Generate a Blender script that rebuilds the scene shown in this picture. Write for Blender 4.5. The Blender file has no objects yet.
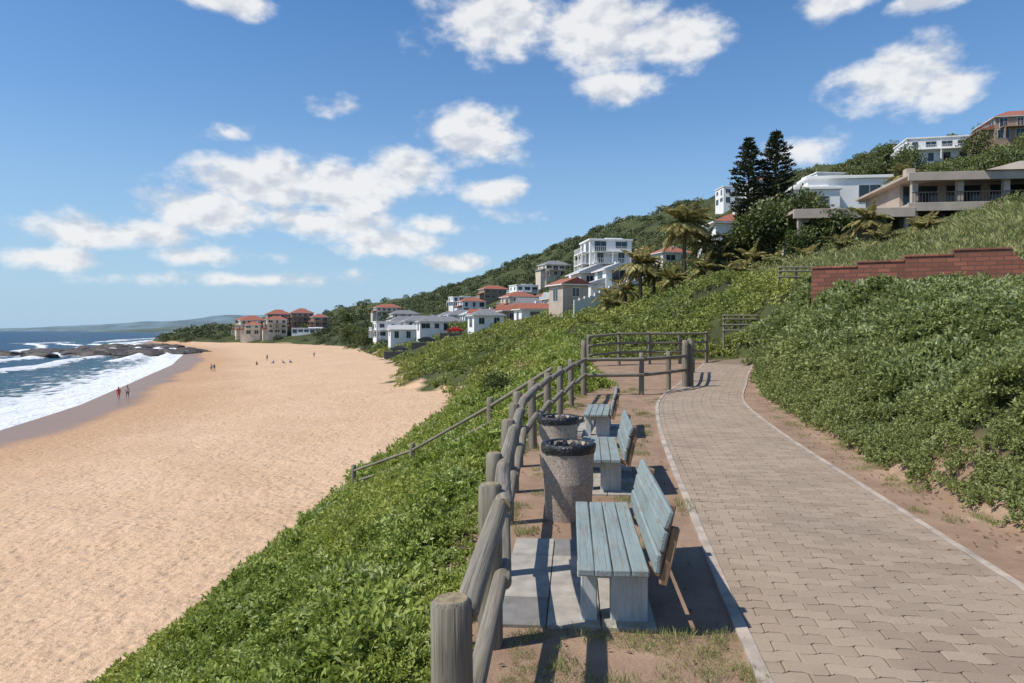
import bpy, math, random
import numpy as np
from mathutils import Vector, Matrix
random.seed(7); rng=np.random.default_rng(7)
sc=bpy.context.scene
sc.view_settings.view_transform='Standard'; sc.view_settings.look='None'; sc.view_settings.exposure=0
COL=sc.collection

# ------------------------------------------------------------ noise / terrain
def vn(x,y,s=0.0):
    x=np.asarray(x,float);y=np.asarray(y,float)
    xi=np.floor(x);yi=np.floor(y);fx=x-xi;fy=y-yi
    fx=fx*fx*(3-2*fx);fy=fy*fy*(3-2*fy)
    def h(a,b):
        v=np.sin(a*127.1+b*311.7+s*74.7)*43758.5453
        return v-np.floor(v)
    return (h(xi,yi)*(1-fx)+h(xi+1,yi)*fx)*(1-fy)+(h(xi,yi+1)*(1-fx)+h(xi+1,yi+1)*fx)*fy
def fbm(x,y,s=0,o=4):
    t=0;a=.5;n=0
    for i in range(o):
        t=t+a*vn(x*2**i,y*2**i,s+i*3.1);n+=a;a*=.5
    return t/n
def P(*a): 
    a=np.array(a,float).reshape(-1,2); return a[:,0],a[:,1]
KN={}
KN['S']=P(-60,-46,0,-46,68,-51,93,-58,200,-98,350,-163,430,-215,480,-258,600,-290,780,-330,1100,-400,2500,-1150,8000,-4000)
KN['B']=P(-60,-8.4,0,-8.4,15,-8.1,33,-7.6,52,-6,70,-5.2,84,-7.5,92,-15,115,-19,131,-19,200,-38,265,-58,330,-80,390,-125,430,-195,480,-248,600,-280,780,-320,1100,-385,2500,-1100,8000,-3900)
KN['T']=P(-60,-.5,0,-.42,2.8,-.36,6.8,-.25,10,-.05,12,.22,15.6,.9,21.5,2.0,25,3.6,33,3.8,60,6,100,5,131,0,200,-17,300,-42,400,-95,480,-220,600,-260,780,-295,1100,-350,2500,-1050,8000,-3800)
KN['E']=P(-60,4.6,0,4.8,6.8,4.95,9.3,5.2,12,5.75,15.6,6.5,20,7.5,23,8.3,28,9.9,33,11.8,60,12,100,11,131,11,200,0,300,-25,400,-68,480,-180,600,-220,780,-265,1100,-320,2500,-1000,8000,-3700)
KN['K']=P(-60,10,0,9.6,12,9.6,20,10.2,25,10.9,33,14.2,60,17,100,20,131,25,200,15,300,-10,400,-45,480,-130,600,-175,780,-225,1100,-285,2500,-940,8000,-3500)
KN['L']=P(-60,16,0,16,25,16.5,33,19,60,22,100,30,131,34,200,33,300,6,400,-22,480,-80,780,-180,1100,-250,2500,-900,8000,-3300)
KN['M']=P(-60,45,0,42,21,34,33,33,60,36,100,48,131,54,200,62,300,28,400,2,480,-30,780,-120,1100,-210,2500,-850,8000,-3100)
KN['R']=P(-60,245,0,215,100,170,193,138,300,82,400,50,780,-35,1100,-129,1500,-380,2500,-760,8000,-2800)
ZN={}
ZN['T']=P(-60,0,25,0,33,.3,60,1.5,100,1.8,200,1.2,400,1.2,780,1,8000,1)
ZN['E']=P(-60,0,25,0,33,.1,38,.5,60,3,100,4,200,3,400,3,780,3,8000,2)
ZN['K']=P(-60,2.0,16,2.05,20,2.25,25,2.55,33,3,60,5.5,100,7.5,200,8,300,6.5,400,6,780,6,8000,4)
ZN['L']=P(-60,2.5,16,2.55,25,2.9,33,4,60,7,100,10.5,200,14,300,12,400,12,780,12,8000,8)
ZN['M']=P(-60,13,21,9.6,33,9.2,60,10.6,100,17,200,26,300,23,400,25,780,28,8000,12)
ZN['R']=P(-60,62,193,57,400,58,1100,57,1500,46,2500,26,8000,10)
def kx(k,y): return np.interp(y,*KN[k])
def kz(k,y): return np.interp(y,*ZN[k])
def H0(x,y):
    x=np.asarray(x,float);y=np.asarray(y,float);x,y=np.broadcast_arrays(x,y)
    S=kx('S',y)
    xs=[S-4000,S-60,S,kx('B',y),kx('T',y),kx('E',y),kx('K',y),kx('L',y),kx('M',y),kx('R',y),kx('R',y)+500]
    o=np.ones_like(y)
    zs=[-14*o,-11*o,-8*o,-5.5*o,kz('T',y),kz('E',y),kz('K',y),kz('L',y),kz('M',y),kz('R',y),kz('R',y)+3]
    z=np.full(x.shape,-14.0)
    for i in range(len(xs)-1):
        a,b=xs[i],xs[i+1]
        t=np.clip((x-a)/np.maximum(b-a,.01),0,1)
        z=np.where(x>=a,zs[i]+(zs[i+1]-zs[i])*t,z)
    return z
def H(x,y):
    x=np.asarray(x,float);y=np.asarray(y,float)
    z=H0(x,y)
    w=np.clip((x-kx('E',y)-4)/20,0,1)
    z=z+w*(fbm(x/25,y/25,5)-.5)*6*np.clip(y/120,.2,1.3)
    return z
def onterr(x,y):
    return (x>kx('T',y)-.05)&(x<kx('E',y)+.1)&(y<36.5)
def canopy(x,y):
    E=kx('E',y);T=kx('T',y);B=kx('B',y)
    amp=np.clip((y-25)/120,0,1)
    r=np.clip((x-E)/.7,0,1)*(.25+1.15*fbm(x/1.2,y/1.2,1,3)**1.3)
    l=np.clip((T-x)/.7+.15,0,1)*np.clip((x-B)/.7,0,1)*(.0+.95*fbm(x/.9,y/.9,2,3)**1.5)
    far=np.clip((x-B)/3,0,1)*(.2+1.5*fbm(x/4,y/4,3)**1.3+amp*2.6*vn(x/9,y/9,9)**1.5)*.75
    f=np.clip((y-34)/14,0,1)
    lm=(x<T)
    near=np.where(x>E,r,np.where(lm,l,0))
    f2=np.where(lm,np.clip((y-45)/60,0,1),f)
    return near*(1-f2)+far*f2*np.where(lm,.5,1)
def vegmask(x,y):
    B=kx('B',y)+(fbm(x/2,y/2,4)-.5)*3.0*np.clip(y/30,.5,3)
    return (x>B)&(~onterr(x,y))
def HC(x,y,k=.8): return H(x,y)+canopy(x,y)*k

# ------------------------------------------------------------ materials
def mat(name): 
    m=bpy.data.materials.new(name);m.use_nodes=True;nt=m.node_tree;nt.nodes.clear()
    o=nt.nodes.new('ShaderNodeOutputMaterial');b=nt.nodes.new('ShaderNodeBsdfPrincipled')
    nt.links.new(b.outputs[0],o.inputs[0]);return m,nt,b,o
def N(nt,t,**k):
    n=nt.nodes.new(t)
    for a,v in k.items(): setattr(n,a,v)
    return n
def noise(nt,vec,scale,detail=5,rough=.55,dist=0):
    n=N(nt,'ShaderNodeTexNoise');n.inputs['Scale'].default_value=scale;n.inputs['Detail'].default_value=detail
    n.inputs['Roughness'].default_value=rough;n.inputs['Distortion'].default_value=dist
    if vec is not None: nt.links.new(vec,n.inputs['Vector'])
    return n.outputs['Fac']
def ramp(nt,fac,stops):
    n=N(nt,'ShaderNodeValToRGB');e=n.color_ramp.elements
    while len(e)<len(stops): e.new(.5)
    for i,(p,c) in enumerate(stops):
        e[i].position=p
        if not hasattr(c,'__len__'): c=(c,c,c)
        e[i].color=(*c[:3],1)
    nt.links.new(fac,n.inputs[0]);return n.outputs[0]
def mix(nt,fac,a,b,bt='MIX'):
    n=N(nt,'ShaderNodeMix',data_type='RGBA',blend_type=bt)
    for s,v in ((0,fac),(6,a),(7,b)):
        if isinstance(v,bpy.types.NodeSocket): nt.links.new(v,n.inputs[s])
        else: n.inputs[s].default_value=(v if s==0 else (*v[:3],1))
    return n.outputs[2]
def math_(nt,op,a,b=0,c=0,clamp=False):
    n=N(nt,'ShaderNodeMath',operation=op,use_clamp=clamp)
    for i,v in enumerate((a,b,c)):
        if isinstance(v,bpy.types.NodeSocket): nt.links.new(v,n.inputs[i])
        else: n.inputs[i].default_value=v
    return n.outputs[0]
def bump(nt,b,h,st=.5,d=.02):
    n=N(nt,'ShaderNodeBump');n.inputs['Strength'].default_value=st;n.inputs['Distance'].default_value=d
    nt.links.new(h,n.inputs['Height']);nt.links.new(n.outputs[0],b.inputs['Normal']);return n
def attr(nt,name): return N(nt,'ShaderNodeAttribute',attribute_name=name)
def pos(nt): return N(nt,'ShaderNodeNewGeometry').outputs['Position']
def vmul(nt,v,s):
    n=N(nt,'ShaderNodeVectorMath',operation='MULTIPLY');nt.links.new(v,n.inputs[0]);n.inputs[1].default_value=s;return n.outputs[0]

def simple(name,c,rough=.7,var=.12,scale=3,metal=0,bs=0):
    m,nt,b,o=mat(name)
    tc=N(nt,'ShaderNodeTexCoord').outputs['Object']
    f=noise(nt,tc,scale,4)
    c2=tuple(max(0,v*(1-var*2)) for v in c);c1=tuple(min(1,v*(1+var)) for v in c)
    nt.links.new(ramp(nt,f,[(.3,c2),(.7,c1)]),b.inputs['Base Color'])
    b.inputs['Roughness'].default_value=rough;b.inputs['Metallic'].default_value=metal
    if bs: bump(nt,b,f,bs,.02)
    return m

def m_terrain():
    m,nt,b,o=mat('terrain_surface')
    p=pos(nt);veg=attr(nt,'veg').outputs['Fac'];wet=attr(nt,'wet').outputs['Fac'];dirt=attr(nt,'dirt').outputs['Fac'];damp=attr(nt,'damp').outputs['Fac']
    n1=noise(nt,p,.15,4);n2=noise(nt,p,6,4,.65);n3=noise(nt,p,60,2,.7)
    sand=ramp(nt,n1,[(.3,(.53,.35,.21)),(.7,(.61,.42,.27))])
    sand=mix(nt,.25,sand,ramp(nt,n2,[(.35,(.34,.22,.135)),(.6,(.70,.50,.34))]))
    sand=mix(nt,damp,sand,(.46,.275,.15))
    mp=N(nt,'ShaderNodeMapping');nt.links.new(p,mp.inputs[0]);mp.inputs['Scale'].default_value=(1,1,0)
    vo=N(nt,'ShaderNodeTexVoronoi',feature='SMOOTH_F1');vo.inputs['Scale'].default_value=2.2;vo.inputs['Smoothness'].default_value=.35
    nt.links.new(mp.outputs[0],vo.inputs['Vector'])
    fp=ramp(nt,vo.outputs['Distance'],[(.08,0),(.42,1)])
    n5=noise(nt,mp.outputs[0],.9,6,.62)
    bh=math_(nt,'ADD',math_(nt,'MULTIPLY',fp,.6),math_(nt,'MULTIPLY',n5,4.2))
    wetc=mix(nt,n1,(.24,.135,.075),(.29,.175,.10))
    sand=mix(nt,wet,sand,wetc)
    d=ramp(nt,noise(nt,p,1.3,6,.7),[(.3,(.21,.135,.09)),(.55,(.32,.215,.145)),(.75,(.42,.30,.205))])
    d=mix(nt,ramp(nt,n3,[(.4,0),(.75,.6)]),d,(.17,.11,.07))
    v=ramp(nt,n1,[(.3,(.035,.04,.016)),(.7,(.075,.09,.028))])
    c=mix(nt,dirt,sand,d)
    c=mix(nt,veg,c,v)
    nt.links.new(c,b.inputs['Base Color'])
    wf=math_(nt,'MULTIPLY',wet,-.6)
    nt.links.new(math_(nt,'ADD',wf,.95),b.inputs['Roughness'])
    b.inputs['Specular IOR Level'].default_value=.25
    dry=math_(nt,'SUBTRACT',1,math_(nt,'MAXIMUM',wet,dirt),clamp=True)
    hh=math_(nt,'ADD',math_(nt,'MULTIPLY',bh,dry),math_(nt,'MULTIPLY',n2,.12))
    hh=math_(nt,'ADD',hh,math_(nt,'MULTIPLY',n3,.06))
    bump(nt,b,hh,.75,.15)
    return m
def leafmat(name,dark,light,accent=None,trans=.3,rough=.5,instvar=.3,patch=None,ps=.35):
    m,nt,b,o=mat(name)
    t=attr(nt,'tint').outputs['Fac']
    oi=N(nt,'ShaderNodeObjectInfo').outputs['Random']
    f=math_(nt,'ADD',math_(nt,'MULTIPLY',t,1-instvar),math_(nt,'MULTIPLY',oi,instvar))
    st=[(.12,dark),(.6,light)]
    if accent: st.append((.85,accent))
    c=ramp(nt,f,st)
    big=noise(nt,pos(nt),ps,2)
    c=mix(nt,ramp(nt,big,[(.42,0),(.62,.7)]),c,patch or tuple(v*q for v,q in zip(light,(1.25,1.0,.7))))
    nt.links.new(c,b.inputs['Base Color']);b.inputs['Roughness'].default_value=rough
    b.inputs['Specular IOR Level'].default_value=.35
    if trans>0:
        tr=N(nt,'ShaderNodeBsdfTranslucent');nt.links.new(c,tr.inputs[0])
        ms=N(nt,'ShaderNodeMixShader');ms.inputs[0].default_value=trans
        nt.links.new(b.outputs[0],ms.inputs[1]);nt.links.new(tr.outputs[0],ms.inputs[2]);nt.links.new(ms.outputs[0],o.inputs[0])
    return m
def woodmat(name,dark,light,moss=None,scale=1,paint=None):
    m,nt,b,o=mat(name)
    lc=attr(nt,'lc').outputs['Vector']
    g=noise(nt,vmul(nt,lc,(30*scale,30*scale,1.6*scale)),1,7,.65)
    g2=noise(nt,vmul(nt,lc,(6,6,2)),1,4,.6)
    c=ramp(nt,g,[(.25,dark),(.7,light)])
    if moss: c=mix(nt,ramp(nt,g2,[(.5,0),(.75,.6)]),c,moss)
    if paint:
        w=noise(nt,vmul(nt,lc,(14,14,3)),1,7,.7)
        c=mix(nt,ramp(nt,w,[(.36,.15),(.5,.92)]),c,paint)
        lo=noise(nt,vmul(nt,lc,(4,4,1.8)),1,5,.6)
        c=mix(nt,ramp(nt,lo,[(.4,0),(.7,.55)]),c,tuple(v*.62 for v in paint))
    nt.links.new(c,b.inputs['Base Color']);b.inputs['Roughness'].default_value=.8
    crack=ramp(nt,noise(nt,vmul(nt,lc,(55,55,1.2)),1,3,.6),[(.33,0),(.45,1)])
    bump(nt,b,math_(nt,'ADD',g,crack),.6,.007)
    return m

M={}
M['terrain']=m_terrain()
M['bank']=leafmat('bank_leaf',(.075,.10,.03),(.27,.32,.10),(.48,.52,.30),trans=.35,patch=(.30,.33,.11))
M['slope']=leafmat('slope_leaf',(.08,.12,.02),(.32,.40,.075),(.54,.57,.30),trans=.35,patch=(.40,.42,.09))
M['hill']=leafmat('hill_leaf',(.08,.11,.026),(.26,.31,.07),(.38,.38,.14),.25,patch=(.40,.40,.10),ps=.09)
M['midhill']=leafmat('upper_hill_leaf',(.05,.07,.022),(.145,.175,.05),(.22,.24,.09),.1,patch=(.22,.23,.075),ps=.05)
M['farhill']=leafmat('far_hill_leaf_hazed',(.06,.085,.038),(.125,.155,.065),(.17,.20,.08),.0,patch=(.17,.19,.085),ps=.03,instvar=.4)  # leaf greens shifted bluer to carry distance haze in the colour
M['grass']=leafmat('grass_blade',(.13,.16,.05),(.28,.32,.10),(.42,.38,.19),patch=(.38,.36,.15),ps=.25)
M['pine']=leafmat('pine_needle',(.012,.022,.010),(.04,.058,.024),None,0)
M['tree']=leafmat('tree_leaf',(.03,.05,.018),(.11,.145,.045),(.18,.20,.08),.15)
M['palm']=leafmat('palm_leaf',(.12,.13,.04),(.34,.32,.11),(.46,.36,.17),trans=.2,patch=(.40,.34,.13))
M['fence']=woodmat('fence_wood',(.085,.07,.052),(.29,.255,.20),moss=(.19,.17,.095))
M['endg']=woodmat('fence_end_grain',(.12,.085,.045),(.36,.29,.17),scale=.6)
M['bench']=woodmat('bench_paint',(.14,.115,.09),(.28,.25,.21),paint=(.235,.295,.295))
M['benchleg']=woodmat('bench_leg_paint',(.22,.2,.17),(.42,.4,.36),paint=(.52,.55,.54))
M['raw']=woodmat('bench_raw_wood',(.14,.08,.045),(.34,.22,.13))
M['bark']=simple('bark',(.12,.09,.06),.9,.3,8,bs=.6)
M['white']=simple('white_render',(.80,.79,.76),.8,.06,.5)
M['cream']=simple('cream_render',(.62,.54,.43),.8,.08,.5)
M['beige']=simple('beige_concrete',(.46,.38,.31),.8,.1,.6)
M['brown']=simple('brown_render',(.34,.23,.17),.8,.1,.6)
M['greyroof']=simple('grey_roof',(.20,.20,.205),.7,.12,2)
M['palegrey']=simple('pale_roof',(.46,.46,.45),.7,.1,2)
M['redroof']=simple('red_roof_tiles',(.32,.11,.065),.8,.15,2)
M['darkframe']=simple('dark_frame',(.06,.05,.045),.6,.1,3)
m,nt,b,o=mat('window_glass');b.inputs['Base Color'].default_value=(.03,.045,.055,1);b.inputs['Roughness'].default_value=.08;M['glass']=m
M['asphalt']=simple('asphalt',(.06,.06,.06),.9,.2,3)

# ------------------------------------------------------------ mesh builder
class MB:
    def __init__(s): s.v=[];s.f=[];s.lc=[];s.mi=[];s.sm=[]
    def add(s,vs,fs,lc=None,mi=0,smooth=False):
        o=len(s.v);s.v+= [tuple(p) for p in vs]
        r=Vector((random.random()*40,random.random()*40,random.random()*40))
        lc=lc or vs
        s.lc+=[tuple(Vector(q)+r) for q in lc]
        for f in fs: s.f.append([i+o for i in f]);s.mi.append(mi);s.sm.append(smooth)
    def box(s,c,size,R=None,mi=0,bev=0):
        R=R or Matrix.Identity(3);hx,hy,hz=[q/2 for q in size];b=min(bev,hx*.8,hy*.8,hz*.8)
        la=max(range(3),key=lambda i:size[i])
        def L(q):
            w=[q[i] for i in range(3) if i!=la];return (w[0],w[1],q[la])
        if b<=0:
            q=[Vector((x,y,z)) for x in(-hx,hx) for y in(-hy,hy) for z in(-hz,hz)]
            f=[(0,1,3,2),(4,6,7,5),(0,4,5,1),(2,3,7,6),(0,2,6,4),(1,5,7,3)]
            s.add([Vector(c)+R@p for p in q],f,[L(p) for p in q],mi);return
        q=[];idx={}
        h=(hx,hy,hz)
        for sx in(-1,1):
            for sy in(-1,1):
                for sz in(-1,1):
                    for a in range(3):
                        p=[sx*(hx-b),sy*(hy-b),sz*(hz-b)];p[a]=(sx,sy,sz)[a]*h[a]
                        idx[(sx,sy,sz,a)]=len(q);q.append(Vector(p))
        f=[]
        def orient(fc):
            ctr=sum((q[i] for i in fc),Vector())/len(fc)
            n=(q[fc[1]]-q[fc[0]]).cross(q[fc[2]]-q[fc[0]])
            return fc if n.dot(ctr)>0 else fc[::-1]
        for a in range(3):
            b1,b2=[i for i in range(3) if i!=a]
            for sg in(-1,1):
                fc=[]
                for u,v in((-1,-1),(1,-1),(1,1),(-1,1)):
                    k=[0,0,0];k[a]=sg;k[b1]=u;k[b2]=v;fc.append(idx[(*k,a)])
                f.append(orient(fc))
            for u in(-1,1):
                for v in(-1,1):
                    k0=[0,0,0];k0[a]=-1;k0[b1]=u;k0[b2]=v;k1=list(k0);k1[a]=1
                    f.append(orient([idx[(*k0,b1)],idx[(*k1,b1)],idx[(*k1,b2)],idx[(*k0,b2)]]))
        for sx in(-1,1):
            for sy in(-1,1):
                for sz in(-1,1): f.append(orient([idx[(sx,sy,sz,a)] for a in range(3)]))
        s.add([Vector(c)+R@p for p in q],f,[L(p) for p in q],mi)
    def log(s,p0,p1,r,r2=None,seg=16,mi=0,mcap=1,wob=.06,cham=.018,bend=.0):
        p0=Vector(p0);p1=Vector(p1);r2=r2 or r;d=p1-p0;L=d.length;d.normalize()
        a=d.orthogonal().normalized();c=d.cross(a)
        nr=max(3,int(L/.25)+2);ph=[random.random()*6.28 for _ in range(4)]
        vs=[];lc=[]
        ts=[0,min(.2,cham/L)]+[i/nr for i in range(1,nr)]+[1-min(.2,cham/L),1]
        off=a*bend
        for t in ts:
            rr=r+(r2-r)*t
            if t in(0,1): rr-=cham
            for k in range(seg):
                th=k/seg*6.2832
                w=1+wob*(math.sin(2*th+ph[0]+t*L*.8)*.5+math.sin(3*th+ph[1]-t*L*1.7)*.35+math.sin(t*L*3+ph[2])*.3)
                rp=rr*w
                q=p0+d*(L*t)+(a*math.cos(th)+c*math.sin(th))*rp+off*math.sin(math.pi*t)
                vs.append(q);lc.append((math.cos(th)*rr,math.sin(th)*rr,t*L))
        fs=[]
        for i in range(len(ts)-1):
            for k in range(seg):
                k2=(k+1)%seg;fs.append((i*seg+k,i*seg+k2,(i+1)*seg+k2,(i+1)*seg+k))
        s.add(vs,fs,lc,mi,True)
        n=len(ts)-1
        for base,rev in((0,True),(n*seg,False)):
            ring=[vs[base+k] for k in range(seg)];rl=[(lc[base+k][0],lc[base+k][1],0) for k in range(seg)]
            f=list(range(seg));s.add(ring,[f[::-1] if rev else f],rl,mcap)
    def lathe(s,c,prof,seg=40,mi=0,wob=None):
        vs=[]
        for (r,z) in prof:
            for k in range(seg):
                th=k/seg*6.2832;rr=r+(wob(th,z) if wob else 0)
                vs.append((c[0]+rr*math.cos(th),c[1]+rr*math.sin(th),c[2]+z))
        fs=[(i*seg+k,i*seg+(k+1)%seg,(i+1)*seg+(k+1)%seg,(i+1)*seg+k) for i in range(len(prof)-1) for k in range(seg)]
        s.add(vs,fs,None,mi,True)
    def obj(s,name,mats,parent=None):
        me=bpy.data.meshes.new(name);me.from_pydata(s.v,[],s.f)
        a=me.attributes.new('lc','FLOAT_VECTOR','POINT');a.data.foreach_set('vector',np.array(s.lc,dtype=np.float32).ravel())
        me.polygons.foreach_set('material_index',s.mi);me.polygons.foreach_set('use_smooth',s.sm)
        for m_ in mats: me.materials.append(m_)
        me.update();ob=bpy.data.objects.new(name,me);COL.objects.link(ob)
        if parent: ob.parent=parent
        return ob
def empty(name,loc=(0,0,0),rz=0):
    e=bpy.data.objects.new(name,None);e.location=loc;e.rotation_euler=(0,0,rz);COL.objects.link(e);e.empty_display_size=.3;return e

# ------------------------------------------------------------ leaves
def leafmesh(name,pos_,dirs,L,W,material,fold=.3,tint=None,link=True,droop=0,up=0.0):
    n=len(pos_);dirs=dirs/np.maximum(np.linalg.norm(dirs,axis=1,keepdims=True),1e-6)
    rv=rng.normal(size=(n,3))
    if up>0:
        nn=rv*(1-up)+np.array([[0,0,1.6]])*up
        side=np.cross(dirs,nn)
    else: side=np.cross(dirs,rv)
    side/=np.maximum(np.linalg.norm(side,axis=1,keepdims=True),1e-6)
    nor=np.cross(side,dirs);L=np.broadcast_to(L,(n,))[:,None];W=np.broadcast_to(W,(n,))[:,None]
    b=pos_;tip=pos_+dirs*L+np.array([[0,0,-1]])*L*droop
    l=pos_+dirs*L*.5+side*W*.5+nor*W*fold;r=pos_+dirs*L*.5-side*W*.5+nor*W*fold
    v=np.stack([b,l,tip,r],1).reshape(-1,3)
    i=np.arange(n)[:,None]*4
    f=np.concatenate([i+np.array([[0,1,2]]),i+np.array([[0,2,3]])],0)
    if tint is None: tint=rng.random(n)
    t=np.repeat(tint,4)
    me=bpy.data.meshes.new(name)
    me.vertices.add(len(v));me.vertices.foreach_set('co',v.astype(np.float32).ravel())
    me.loops.add(len(f)*3);me.loops.foreach_set('vertex_index',f.astype(np.int32).ravel())
    me.polygons.add(len(f));me.polygons.foreach_set('loop_start',np.arange(len(f),dtype=np.int32)*3)
    a=me.attributes.new('tint','FLOAT','POINT');a.data.foreach_set('value',t.astype(np.float32))
    me.materials.append(material);me.update(calc_edges=True);me.validate()
    ob=bpy.data.objects.new(name,me)
    if link: COL.objects.link(ob)
    return ob
def sph(n):
    v=rng.normal(size=(n,3));return v/np.linalg.norm(v,axis=1,keepdims=True)
def clumpcoll(name,material,kind,nvar=4,n=300,ls=.18,ws=.09):
    c=bpy.data.collections.new(name)
    for i in range(nvar):
        if kind=='bush':
            ns=n//9;sd=sph(ns);sd[:,2]=np.abs(sd[:,2])*.9-.1
            sp=sd*(.55+.5*rng.random((ns,1)))*np.array([[1,1,.8]])
            st=np.repeat(rng.random(ns),9)
            sp=np.repeat(sp,9,0);d0=np.repeat(sd,9,0)
            p=sp+rng.normal(size=sp.shape)*.05+d0*rng.random((len(sp),1))*.16
            d=d0*.6+sph(len(sp))*.9+np.array([[0,0,.2]])
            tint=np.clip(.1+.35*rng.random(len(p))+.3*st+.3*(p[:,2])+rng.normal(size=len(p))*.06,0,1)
            ob=leafmesh(name+'_leafs',p,d,ls*(.7+.6*rng.random(len(p))),ws*(.7+.5*rng.random(len(p))),material,tint=tint,link=False,up=.5)
        elif kind=='crown':   # dense distant crown: many small leaf tufts over several lobes
            k=7;c0=sph(k)*.45;c0[:,2]=np.abs(c0[:,2])*.8;rr=rng.uniform(.35,.6,k);ix=rng.integers(0,k,n);s_=sph(n);s_[:,2]=np.abs(s_[:,2])*1.1-.25
            p=c0[ix]+s_*rr[ix][:,None]*rng.uniform(.8,1.05,(n,1));d=s_+sph(n)*.8
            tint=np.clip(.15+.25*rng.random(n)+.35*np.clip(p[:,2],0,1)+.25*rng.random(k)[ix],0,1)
            ob=leafmesh(name+'_leafs',p,d,ls*(.7+.6*rng.random(n)),ws*(.7+.5*rng.random(n)),material,tint=tint,link=False,up=.4)
        else:
            p=np.c_[rng.uniform(-1,1,(n,2)),np.zeros(n)]*np.array([[.8,.8,1]])
            d=np.c_[rng.normal(size=(n,2))*.35,np.ones(n)]
            ob=leafmesh(name+'_blades',p,d,ls*(.5+.7*rng.random(n)),ws,material,link=False,droop=.1)
        c.objects.link(ob)
    return c
def scatter(name,pts,sc_,coll,tilt=.3,par=None):
    n=len(pts);me=bpy.data.meshes.new(name);me.vertices.add(n);me.vertices.foreach_set('co',np.asarray(pts,np.float32).ravel())
    a=me.attributes.new('rot','FLOAT_VECTOR','POINT')
    rot=np.c_[rng.uniform(-tilt,tilt,(n,2)),rng.uniform(0,6.28,n)];a.data.foreach_set('vector',rot.astype(np.float32).ravel())
    a=me.attributes.new('scl','FLOAT_VECTOR','POINT')
    s3=np.asarray(sc_)
    if s3.ndim==1: s3=np.c_[s3,s3,s3*rng.uniform(.75,1.15,n)]
    a.data.foreach_set('vector',s3.astype(np.float32).ravel())
    ob=bpy.data.objects.new(name,me);COL.objects.link(ob)
    ng=bpy.data.node_groups.new(name+'_gn','GeometryNodeTree')
    ng.interface.new_socket('Geometry',in_out='INPUT',socket_type='NodeSocketGeometry')
    ng.interface.new_socket('Geometry',in_out='OUTPUT',socket_type='NodeSocketGeometry')
    gi=ng.nodes.new('NodeGroupInput');go=ng.nodes.new('NodeGroupOutput')
    ip=ng.nodes.new('GeometryNodeInstanceOnPoints');ci=ng.nodes.new('GeometryNodeCollectionInfo')
    ci.inputs['Collection'].default_value=coll;ci.inputs['Separate Children'].default_value=True;ci.inputs['Reset Children'].default_value=True
    ip.inputs['Pick Instance'].default_value=True
    def na(nm):
        q=ng.nodes.new('GeometryNodeInputNamedAttribute');q.data_type='FLOAT_VECTOR';q.inputs['Name'].default_value=nm;return q.outputs['Attribute']
    L=ng.links.new
    L(gi.outputs[0],ip.inputs['Points']);L(ci.outputs[0],ip.inputs['Instance']);L(na('rot'),ip.inputs['Rotation']);L(na('scl'),ip.inputs['Scale'])
    L(ip.outputs[0],go.inputs[0])
    md=ob.modifiers.new('scatter','NODES');md.node_group=ng
    return ob

# ------------------------------------------------------------ terrain mesh
ys=np.concatenate([np.arange(-12,1,1.0),np.arange(1,36,.25),36*np.exp(np.arange(0,5.4,.016))])
ks=['S','B','T','E','K','L','M','R'];sub=[46,34,14,24,14,26,40]
def xrow(y):
    k=[float(kx(q,y)) for q in ks];xs=[k[0]-4000,k[0]-1000,k[0]-200,k[0]-60,k[0]-20,k[0]-8]
    for i in range(len(k)-1):
        t=np.arange(sub[i])/sub[i];xs+=list(k[i]+(k[i+1]-k[i])*t)
    xs+=[k[-1]+q for q in(0,15,40,100,200,500,1500,4000)]
    return np.array(xs)
X=np.array([xrow(y) for y in ys]);Y=np.repeat(ys[:,None],X.shape[1],1)
vm=vegmask(X,Y);Z=H(X,Y)+np.where(vm,canopy(X,Y)*.65,0)
vcol=vm&~((X>kx('T',Y)-.3)&(X<kx('E',Y)+.45)&(Y<34))
bz=np.clip((kx('B',Y)-X)/8,0,1)*np.clip((X-kx('S',Y)-12)/8,0,1)
Z+=bz*(fbm(X/7,Y/7,6)-.5)*.7
nr,nc=X.shape
vs=np.stack([X,Y,Z],-1).reshape(-1,3)
ii=(np.arange(nr-1)[:,None]*nc+np.arange(nc-1)[None,:]).ravel()
fs=np.stack([ii,ii+1,ii+nc+1,ii+nc],1)
def gridobj(name,vs,fs,m_,attrs):
    me=bpy.data.meshes.new(name);me.vertices.add(len(vs));me.vertices.foreach_set('co',vs.astype(np.float32).ravel())
    me.loops.add(len(fs)*4);me.loops.foreach_set('vertex_index',fs.astype(np.int32).ravel())
    me.polygons.add(len(fs));me.polygons.foreach_set('loop_start',np.arange(len(fs),dtype=np.int32)*4)
    me.polygons.foreach_set('use_smooth',np.ones(len(fs),bool))
    for k,v in attrs.items():
        a=me.attributes.new(k,'FLOAT','POINT');a.data.foreach_set('value',v.astype(np.float32).ravel())
    me.materials.append(m_);me.update(calc_edges=True);ob=bpy.data.objects.new(name,me);COL.objects.link(ob);return ob
dS=X-kx('S',Y)+(fbm(X/12,Y/12,8)-.5)*5
wet=1-np.clip((dS-7)/3,0,1)
damp=(1-np.clip((dS-12+(fbm(X/20,Y/20,18)-.5)*10)/12,0,1))*.8
dirt=((X>kx('T',Y)-.6)&(X<kx('E',Y)+1.5)&(Y<38)).astype(float)
gridobj('ground_terrain',vs,fs,M['terrain'],{'veg':vcol.astype(float),'wet':wet,'dirt':dirt,'damp':damp})

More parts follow.
